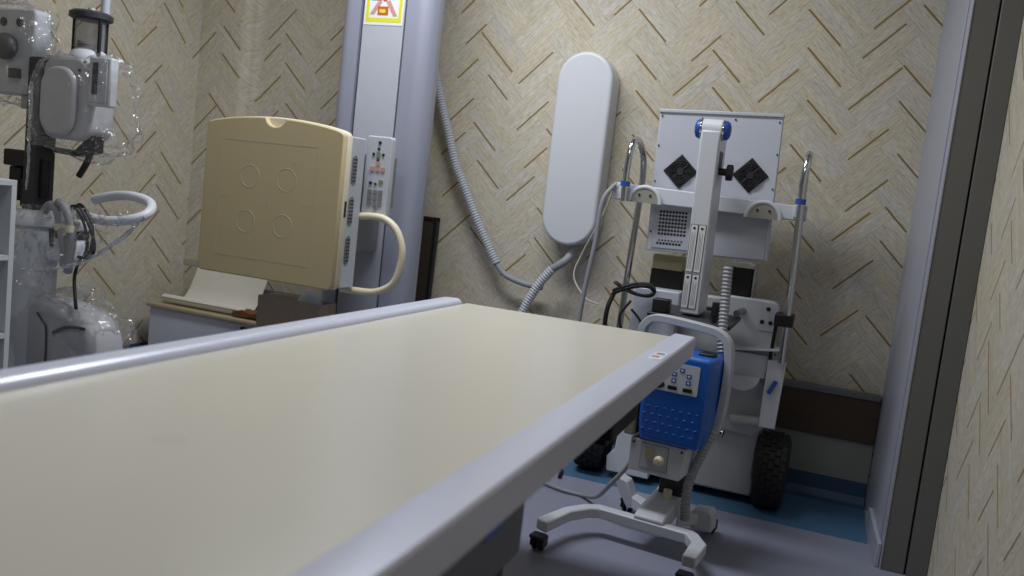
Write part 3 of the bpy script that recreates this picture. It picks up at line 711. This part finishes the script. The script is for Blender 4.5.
# wheeled base frame: cross bar, splayed front legs, neck and rear legs
fr = MB()
zt, zb = .100, .064
fr.prism([(-.288, -.368), (-.244, -.385), (-.225, -.235), (-.190, -.165), (-.165, -.142), (.135, -.142), (.166, -.19), (.174, -.315), (.216, -.315), (.214, -.185), (.170, -.118), (.150, -.100), (-.178, -.100), (-.222, -.135), (-.262, -.215)], 'z', zb, zt)
fro = fr.build('base_frame', 'white_paint', B, bevel=.005, **kw)
MB().prism([(-.14, .06), (-.14, .112), (-.09, .128), (.13, .150), (.13, .09)], 'x', -.045, .055).build('base_neck', 'white_paint', fro, bevel=.005, **kw)
MB().cyl((.012, .03, .138), (.012, .03, .168), .015, n=16).build('neck_knob', 'cream_plastic', fro, bevel=.003, **kw)
MB().prism([(.055, .03), (.11, .10), (.16, .14), (.13, .17), (.04, .09)], 'z', .045, .085).build('rear_leg', 'white_paint', fro, bevel=.004, **kw)
MB().prism([(-.046, .02), (-.10, .07), (-.17, .12), (-.14, .15), (-.06, .10)], 'z', .045, .085).build('rear_leg', 'white_paint', fro, bevel=.004, **kw)
MB().prism([(-.145, .04), (-.115, .05), (-.155, .135), (-.20, .150), (-.205, .13)], 'y', .09, .15).build('rear_foot', 'white_paint', fro, bevel=.004, **kw)
MB().prism([(.085, .03), (.160, .03), (.160, .090), (.145, .105), (.09, .10)], 'y', .10, .17).build('rear_foot', 'white_paint', fro, bevel=.006, **kw)
for cx_, cy_ in ((-.268, -.378), (.193, -.33), (-.165, .165), (.135, .185)):
    cs = MB()
    cs.box(cx_ - .022, cx_ + .022, cy_ - .03, cy_ + .012, .046, .056)
    cs.box(cx_ - .024, cx_ - .018, cy_ - .016, cy_ + .02, .016, .05); cs.box(cx_ + .018, cx_ + .024, cy_ - .016, cy_ + .02, .016, .05)
    cs.box(cx_ - .004, cx_ + .004, cy_ - .012, cy_ + .018, .02, .05)
    co = cs.build('caster', 'machine_dark', B, bevel=.002, **kw)
    wh = MB()
    for dx in (-.0115, .0115): wh.lathe([(0, -.0065), (.018, -.0065), (.024, -.004), (.024, .004), (.018, .0065), (0, .0065)], (cx_ + dx, cy_ + .004, .0255), (1, 0, 0), 20)
    wh.build('caster_wheel', 'black', co, **kw)
# corrugated hose that belongs to the generator
ho = MB().corrugated([(.084, .14, .945), (.092, .13, .83), (.106, .10, .70), (.130, .075, .60), (.146, .06, .52), (.146, .05, .455), (.139, .0, .40), (.116, -.01, .322), (.088, 0, .227), (.085, .0, .15), (.088, .01, .09)], .0175, .013)
ho.build('corrugated_hose', 'unit_hose', B, ang=20, **kw)

# floor cables
cord('floor_cable', [(-.535, 2.85, .255), (-.555, 2.86, .215), (-.605, 2.88, .14), (-.67, 2.98, .05), (-.745, 3.07, .010), (-.826, 3.077, .009), (-.933, 3.117, .009), (-1.02, 3.15, .009), (-1.10, 3.16, .009)], .008, 'cable_grey', 'grey cable running along the floor from the blue generator toward the table')
cord('floor_cable', [(-1.15, 3.24, .009), (-1.02, 3.27, .009), (-.92, 3.33, .010), (-.885, 3.22, .009)], .008, 'cable_black', 'black cable on the blue floor strip beside the left tyre')

# ------------------------------------------------------------ white cabinet with paper roll, cardboard box (back left)
t = thing('low_cabinet', 'low white cabinet standing in the far left corner under the paper roll', 'cabinet', (-2.75, 3.45, 0))
MB().box(-3.10, -2.42, 3.315, 3.60, .02, .362).build('cabinet_body', 'box_white', t, bevel=.003)
MB().box(-3.115, -2.405, 3.30, 3.615, .362, .38).build('cabinet_top', 'beige', t, bevel=.004)
MB().box(-3.06, -2.46, 3.34, 3.58, 0, .02).build('plinth', 'black', t)
MB().box(-2.55, -2.43, 3.311, 3.316, .05, .345).build('door_gap', 'slot_black', t)
# paper: a roll along the front edge and a sheet rising to the wall behind
t = thing('paper_roll', 'roll of white paper unrolled up against the wall on the low cabinet', 'paper roll', (-2.7, 3.4, .38))
rl = MB(); pts_ = []
for i in range(40):
    a = 2 * PI * i / 16; r = .010 + .0125 * i / 40
    pts_.append((3.36 + r * math.cos(a), .405 + r * math.sin(a)))
def sheet(path, x0, x1, th):
    m_ = MB(); out = []; inn = []
    n = len(path)
    for i, (y, z) in enumerate(path):
        a = path[max(i - 1, 0)]; c = path[min(i + 1, n - 1)]
        d = Vector((c[0] - a[0], c[1] - a[1])).normalized(); nn = Vector((-d.y, d.x)) * th / 2
        out.append((y + nn.x, z + nn.y)); inn.append((y - nn.x, z - nn.y))
    vs_ = []
    for x in (x0, x1):
        vs_ += [(x, y, z) for y, z in out] + [(x, y, z) for y, z in inn]
    fs = []
    for i in range(n - 1):
        fs += [(i, i + 1, 2 * n + i + 1, 2 * n + i), (n + i + 1, n + i, 3 * n + i, 3 * n + i + 1), (i, n + i, n + i + 1, i + 1), (2 * n + i + 1, 3 * n + i + 1, 3 * n + i, 2 * n + i)]
    fs += [(0, 2 * n, 3 * n, n), (n - 1, 2 * n - 1, 4 * n - 1, 3 * n - 1)]
    return m_.add(vs_, fs)
sheet(pts_, -3.055, -2.56, .0012).build('rolled_paper', 'paper', t, ang=60)
up_ = [(3.385, .392), (3.42, .388), (3.46, .40), (3.50, .44), (3.53, .50), (3.56, .565), (3.60, .625)]
dense = [(p.x, p.y) for p in resample([(a, b_, 0) for a, b_ in up_], .012)]
sheet(dense, -3.03, -2.595, .0012).build('loose_sheet', 'paper', t, ang=60)
MB().prism([(-2.62, .384), (-2.55, .386), (-2.46, .395), (-2.46, .425), (-2.51, .408), (-2.57, .420), (-2.62, .405)], 'y', 3.33, 3.40).build('torn_core_edge', 'paper_brown_edge', t, bevel=.002, label='brown torn end of the roll')
o = thing('cardboard_box', 'open brown cardboard box standing beside the cream cassette holder foot', 'box', (-2.15, 3.2, 0))
bx = MB()
x0, x1, y0, y1, z0, z1 = -2.225, -1.92, 2.99, 3.115, .0, .568
bx.box(x0, x1, y0, y0 + .005, z0, z1).box(x0, x1, y1 - .005, y1, z0, z1).box(x0, x0 + .005, y0 + .005, y1 - .005, z0, z1).box(x1 - .005, x1, y0 + .005, y1 - .005, z0, z1).box(x0, x1, y0, y1, z0, z0 + .005)
bx.build('box_body', 'cardboard', o)
MB().prism([(y0 + .006, z1 - .002), (y0 + .05, z1 - .05), (y0 + .055, z1 - .045), (y0 + .012, z1)], 'x', x0 + .006, x1 - .006).build('inner_flap', 'cardboard', o)
my = 2.9893; mx_, mz = -2.05, .485
yy = MB().box(mx_ - .003, mx_ + .003, my, my + .0012, mz, mz + .02)
for sg in (-1, 1):
    yy.prism([(mx_, mz + .02), (mx_ + sg * .013, mz + .042), (mx_ + sg * .008, mz + .042), (mx_, mz + .028)], 'y', my, my + .0012)
yy.build('box_marking', 'beige', o)
gv_, gf_ = [], []
for iy in range(10):
    for ix in range(14):
        x = -2.10 + .17 * ix / 13; y = 3.003 + .10 * iy / 9
        e_ = math.sin(PI * ix / 13) * math.sin(PI * iy / 9)
        gv_.append((x, y, .52 + .095 * e_ + .02 * noise.noise(Vector((x * 18, y * 18, 3)))))
for iy in range(9):
    for ix in range(13): gf_.append((iy * 14 + ix, iy * 14 + ix + 1, (iy + 1) * 14 + ix + 1, (iy + 1) * 14 + ix))
o = MB().add(gv_, gf_).build('plastic_bag', 'sticker_grey', ang=80)
md = o.modifiers.new('thick', 'SOLIDIFY'); md.thickness = .003
tag(o, 'crumpled pale plastic bag poking out of the cardboard box', 'bag')

# ------------------------------------------------------------ white shelf unit at the left edge, open toward the table
t = thing('shelf_unit', 'white open shelf unit at the left edge of the room', 'shelf', (-2.58, 1.6, 0))
sx0, sx1, sy0, sy1, szt = -2.76, -2.45, 1.25, 2.012, .972
for y in (sy0, sy1 - .018): MB().box(sx0, sx1, y, y + .018, 0, szt - .018).build('side_panel', 'shelf_white', t, bevel=.001)
MB().box(sx0, sx1, sy0, sy1, szt - .018, szt).build('top_panel', 'shelf_white', t, bevel=.001)
MB().box(sx0, sx0 + .008, sy0 + .018, sy1 - .018, .05, szt - .018).build('back_panel', 'shelf_blue', t)
for z in (.20, .46, .715): MB().box(sx0 + .008, sx1, sy0 + .018, sy1 - .018, z, z + .016).build('shelf_board', 'shelf_white', t)
o = MB().box(-2.70, -2.56, 1.87, 1.985, .7311, .90).box(-2.705, -2.555, 1.865, 1.99, .86, .88).build('storage_tin', 'black', bevel=.012)
tag(o, 'small black tin standing on the upper shelf of the white unit', 'tin')

# ------------------------------------------------------------ plastic-wrapped panoramic machine at the left
t = thing('panoramic_xray_machine', 'grey panoramic X-ray machine wrapped in clear plastic near the left wall', 'x-ray machine', (-2.70, 2.35, 0))
Y0 = 2.33
MB().lathe([(.088, 0), (.088, .80), (.084, .805)], (-2.715, Y0 - .03, .0), n=36).build('lower_column', 'white_paint', t)
MB().lathe([(.10, .0), (.104, .012), (.098, .035), (.07, .050), (0, .056)], (-2.715, Y0 - .03, .803), n=36).build('column_cap', 'white_paint', t)
MB().box(-2.62, -2.51, Y0 - .02, Y0 + .06, .80, .835).build('cap_arm', 'white_paint', t, bevel=.006)
MB().box(-2.655, -2.565, Y0 + .0, Y0 + .09, .68, .80).build('arm_block', 'machine_dark', t, bevel=.006)
MB().prism(rrect(-2.625, -2.515, .685, .765, .022), 'y', Y0 - .05, Y0 + .04).build('small_box', 'white_paint', t, bevel=.006)
MB().cyl((-2.595, Y0 - .055, .80), (-2.59, Y0 - .055, .738), .009, .006).build('hanging_plug', 'black', t)
# base housing
pr = [(-.27, 0), (.235, 0), (.24, .36), (.232, .43), (.20, .49), (.13, .53), (0, .55), (-.12, .54), (-.20, .50), (-.26, .40)]
MB().prism([(x - 2.565, z) for x, z in pr], 'y', 2.245, 2.40).build('base_housing', 'machine_grey', t, bevel=.045, seg=5)
gr = MB().tube(resample([(-2.52, 2.240, .44), (-2.47, 2.240, .465), (-2.42, 2.240, .475), (-2.375, 2.240, .475)], .01), .006, 6)
gr.build('moulded_groove', 'machine_dark', t)
MB().tube(resample([(-2.60, 2.240, .50), (-2.575, 2.240, .475), (-2.555, 2.240, .455), (-2.55, 2.240, .38), (-2.55, 2.240, .33)], .01), .0035, 6).build('thin_lead', 'cable_black', t)
# dark upright post, clamps
MB().box(-2.755, -2.688, Y0 - .05, Y0 + .03, .855, 1.40).build('upright_post', 'machine_dark', t, bevel=.008)
MB().box(-2.88, -2.756, Y0 - .03, Y0 + .03, 1.005, 1.065).build('clamp_block', 'black', t, bevel=.006)
cb = MB().box(-2.86, -2.80, Y0 - .02, Y0 + .06, .88, 1.004).box(-2.80, -2.735, Y0 - .02, Y0 + .06, .86, .96).box(-2.735, -2.655, Y0 - .035, Y0 - .011, .90, 1.04)
cb.build('lower_clamp', 'black', t, bevel=.006)
MB().prism([(-2.668, 1.09), (-2.56, 1.085), (-2.49, 1.145), (-2.462, 1.145), (-2.462, 1.085), (-2.56, 1.065), (-2.668, 1.07)], 'y', Y0 - .01, Y0 + .03).build('paddle', 'black', t, bevel=.004)
MB().tube(resample([(-2.49, Y0, 1.085), (-2.50, Y0 - .01, 1.04), (-2.53, Y0 - .01, .995)], .01), .011, 8).build('strap_end', 'black', t)
# right head: rounded grey body, side cassette frame, lantern on top
MB().prism(rrect(-2.685, -2.47, 1.12, 1.41, .06, 8), 'y', Y0 - .05, Y0 + .08).build('head_body', 'machine_grey', t, bevel=.016, seg=3)
MB().prism(rrect(-2.665, -2.505, 1.13, 1.37, .07, 8), 'y', Y0 - .075, Y0 - .05).build('head_shell', 'machine_grey', t, bevel=.012, seg=3)
cf = MB().box(-2.475, -2.375, Y0 - .045, Y0 - .01, 1.245, 1.412).build('cassette_frame', 'shelf_white', t, bevel=.006)
MB().box(-2.462, -2.388, Y0 - .049, Y0 - .045, 1.258, 1.40).build('frame_inset', 'light_grey_plastic', cf, bevel=.001)
MB().box(-2.450, -2.428, Y0 - .052, Y0 - .049, 1.285, 1.392).build('frame_slot', 'slot_black', cf)
for x, z in ((-2.487, 1.392), (-2.510, 1.362)): MB().cyl((x, Y0 - .053, z), (x, Y0 - .049, z), .005, n=10).build('screw', 'ink', t)
lx, ly = -2.558, Y0 + .03
MB().lathe([(.068, 0), (.066, .012), (.055, .032), (.040, .042), (0, .043)], (lx, ly, 1.405), n=28).build('lantern_base', 'white_paint', t)
MB().lathe([(.050, 0), (.050, .10), (0, .10)], (lx, ly, 1.445), n=28).build('smoked_cylinder', 'smoked_plastic', t)
MB().lathe([(.0, 0), (.06, 0), (.072, .006), (.072, .022), (.06, .03), (0, .03)], (lx, ly, 1.546), n=28).build('lantern_cap', 'machine_dark', t)
MB().cyl((lx, ly, 1.576), (lx, ly, 1.59), .012).build('cap_screw', 'cream_plastic', t)
for a in (-2.9, -.25, 1.4): MB().cyl((lx + .062 * math.cos(a), ly + .062 * math.sin(a), 1.41), (lx + .062 * math.cos(a), ly + .062 * math.sin(a), 1.55), .0065).build('lantern_post', 'black', t)
# left head: white plate with two holes and a dark knob
MB().prism(rrect(-2.99, -2.765, 1.262, 1.57, .02), 'y', Y0 - .02, Y0 + .05).build('patient_plate', 'light_grey_plastic', t, bevel=.008)
for x in (-2.92, -2.84): MB().cyl((x, Y0 - .023, 1.52), (x, Y0 - .018, 1.52), .016, n=20).build('plate_hole', 'slot_black', t)
MB().ball((-2.885, Y0 - .04, 1.43), .05, .035, .048).build('dark_knob', 'machine_dark', t)
MB().box(-2.865, -2.82, Y0 - .04, Y0 - .018, 1.32, 1.355).build('small_bracket', 'black', t, bevel=.004)
MB().box(-2.765, -2.68, Y0, Y0 + .045, 1.30, 1.36).build('cross_arm', 'machine_dark', t, bevel=.004)
MB().box(-2.83, -2.79, Y0 - .01, Y0 + .03, 1.215, 1.262).build('small_latch', 'machine_grey', t, bevel=.003)
# pale vertical conduit and coiled lead behind the lantern
MB().cyl((-2.64, Y0 + .16, 1.25), (-2.62, Y0 + .16, 2.4), .016).build('rear_conduit', 'panel_paint', t)
cl_ = [(-2.66 + .022 * math.cos(i * .8) + .004 * math.sin(i * .1), Y0 + .10 + .022 * math.sin(i * .8), 1.40 + i * .0012 + .0) for i in range(70)]
MB().tube(cl_, .005, 6).build('coiled_lead', 'cable_grey', t)
# white ring-shaped support arm
rng = resample([(-2.50, Y0 - .02, .862), (-2.42, Y0 - .03, .856), (-2.34, Y0 - .03, .858), (-2.255, Y0 - .01, .877), (-2.245, Y0 + .04, .905), (-2.30, Y0 + .09, .932), (-2.40, Y0 + .11, .944), (-2.50, Y0 + .12, .934), (-2.58, Y0 + .11, .912)], .012)
MB().tube(rng, .0175, 12).build('ring_arm', 'pill_white', t, ang=70)
# looped leads
for k, (pts, r, mt) in enumerate((
    ([(-2.66, Y0 - .03, .86), (-2.60, Y0 - .06, .885), (-2.55, Y0 - .075, .87), (-2.52, Y0 - .08, .80), (-2.505, Y0 - .075, .73), (-2.52, Y0 - .06, .68)], .015, 'cable_grey'),
    ([(-2.59, Y0 - .04, .885), (-2.53, Y0 - .08, .90), (-2.485, Y0 - .09, .87), (-2.462, Y0 - .085, .79), (-2.475, Y0 - .08, .71), (-2.50, Y0 - .06, .66)], .015, 'cable_grey'),
    ([(-2.52, Y0 - .04, .89), (-2.45, Y0 - .07, .89), (-2.40, Y0 - .07, .83), (-2.385, Y0 - .06, .76), (-2.42, Y0 - .05, .715), (-2.48, Y0 - .04, .715)], .006, 'cable_black'),
    ([(-2.53, Y0 - .02, .88), (-2.47, Y0 - .05, .90), (-2.42, Y0 - .055, .86), (-2.405, Y0 - .05, .79), (-2.43, Y0 - .04, .735), (-2.48, Y0 - .03, .70), (-2.50, Y0 - .03, .64), (-2.47, Y0 - .05, .57), (-2.43, Y0 - .08, .54)], .006, 'cable_black'),
    ([(-2.55, Y0 - .02, .87), (-2.50, Y0 - .05, .89), (-2.44, Y0 - .06, .84), (-2.43, Y0 - .05, .76), (-2.47, Y0 - .03, .70)], .005, 'machine_dark'))):
    MB().tube(resample(pts, .012), r, 8).build('looped_lead', mt, t, ang=70)
for (x, y, z) in ((-2.527, Y0 - .079, .815), (-2.468, Y0 - .088, .815)): MB().cyl((x, y, z - .012), (x, y, z + .012), .018, n=14).build('cable_clip', 'cream_plastic', t)

# clear plastic covers: crumpled shells around the wrapped parts
def crumple(c, rad, name, label, seed, nu=44, nv=30, amp=.16, sq=.55, zcut=None):
    rnd = random.Random(seed)
    vs_, fs = [], []
    for j in range(nv + 1):
        for i in range(nu):
            th = PI * (j + rnd.uniform(-.3, .3) * (0 < j < nv)) / nv; ph = 2 * PI * (i + rnd.uniform(-.35, .35)) / nu
            d = Vector((math.sin(th) * math.cos(ph), math.sin(th) * math.sin(ph), math.cos(th)))
            e_ = Vector([math.copysign(abs(q) ** sq, q) for q in d])
            q = d + Vector((seed * 5.1, seed, 0))
            cre = abs(noise.noise(q * 2.2)) * 1.1 + abs(noise.noise(q * 5.5)) * .45
            e_ = e_ * (1 - amp + amp * 1.5 * cre + rnd.uniform(-.012, .012))
            vs_.append(Vector((c[0] + e_.x * rad[0], c[1] + e_.y * rad[1], c[2] + e_.z * rad[2])))
    for j in range(nv):
        for i in range(nu):
            a, b_, c_, d_ = j * nu + i, (j + 1) * nu + i, (j + 1) * nu + (i + 1) % nu, j * nu + (i + 1) % nu
            fs += [(a, b_, c_), (a, c_, d_)] if (i + j) % 2 else [(a, b_, d_), (b_, c_, d_)]
    if zcut is not None: fs = [f for f in fs if all(vs_[k].z > zcut for k in f)]
    o = MB().add(vs_, fs).build(name, 'plastic_film', ang=24)
    return tag(o, label, 'plastic cover', 'clear plastic covers on the wrapped machine')
crumple((-2.525, Y0 + .0, 1.245), (.185, .13, .19), 'plastic_cover', 'clear crumpled plastic bag over the right head of the wrapped machine', 1.0)
crumple((-2.885, Y0, 1.41), (.155, .10, .20), 'plastic_cover', 'clear plastic bag over the plate with two holes, at the left edge', 2.3)
crumple((-2.575, 2.325, .275), (.265, .12, .325), 'plastic_cover', 'clear plastic sheet over the rounded base housing of the wrapped machine', 4.7, zcut=.006)
# sheet draping from the ring arm and column, with bunched, crumpled edges
film_mat('bunched_film', haze=0.20, gloss=0.22)
t = thing('plastic_sheet', 'clear plastic sheet draped from the white ring arm beside the wrapped column', 'plastic sheet', (-2.5, Y0 - .1, .6))
def drape():
    rnd = random.Random(5)
    nx, nz = 40, 26; vs_, fs = [], []
    for j in range(nz + 1):
        for i in range(nx + 1):
            u = min(1, max(0, (i + rnd.uniform(-.3, .3)) / nx)); v = min(1, max(0, (j + rnd.uniform(-.3, .3)) / nz))
            xt, zt_ = -2.83 + .62 * u, .875 + .03 * u
            xb, zb_ = -2.83 + .40 * u, .52 + .16 * u ** 1.5
            x = xt + (xb - xt) * v; z = zt_ + (zb_ - zt_) * v
            y = Y0 - .15 + .06 * u + .03 * noise.noise(Vector((x * 11, z * 8, 1))) + .03 * abs(noise.noise(Vector((x * 26 + z * 12, z * 9, 5)))) + rnd.uniform(-.003, .003)
            vs_.append((x, y, z))
    for j in range(nz):
        for i in range(nx):
            a = j * (nx + 1) + i
            fs += [(a, a + 1, a + nx + 2), (a, a + nx + 2, a + nx + 1)] if (i + j) % 2 else [(a, a + 1, a + nx + 1), (a + 1, a + nx + 2, a + nx + 1)]
    MB().add(vs_, fs).build('draped_film', 'plastic_film', t, ang=18)
    for pts, r in (([(-2.20, Y0 - .05, .88), (-2.23, Y0 - .07, .83), (-2.29, Y0 - .09, .775), (-2.36, Y0 - .10, .725), (-2.44, Y0 - .12, .69), (-2.53, Y0 - .13, .665), (-2.62, Y0 - .14, .655)], .016),
                   ([(-2.685, Y0 - .09, 1.30), (-2.672, Y0 - .10, 1.15), (-2.668, Y0 - .10, 1.03), (-2.672, Y0 - .10, .93)], .009)):
        P = resample(pts, .008); n = 9; vs_, fs = [], []
        for i, p in enumerate(P):
            for k in range(n):
                a = 2 * PI * k / n + .25 * i
                rr3 = r * rnd.uniform(.35, 1.45) * (1.0 - .55 * i / len(P))
                vs_.append((p.x + rr3 * math.cos(a) * .7, p.y + rr3 * math.sin(a), p.z + rr3 * math.cos(a) * .8))
        for i in range(len(P) - 1):
            for k in range(n):
                a, b_, c_, d_ = i * n + k, i * n + (k + 1) % n, (i + 1) * n + (k + 1) % n, (i + 1) * n + k
                fs += [(a, b_, c_), (a, c_, d_)]
        MB().add(vs_, fs).build('bunched_edge', 'bunched_film', t, ang=15)
drape()
SC.cycles.transparent_max_bounces = 16
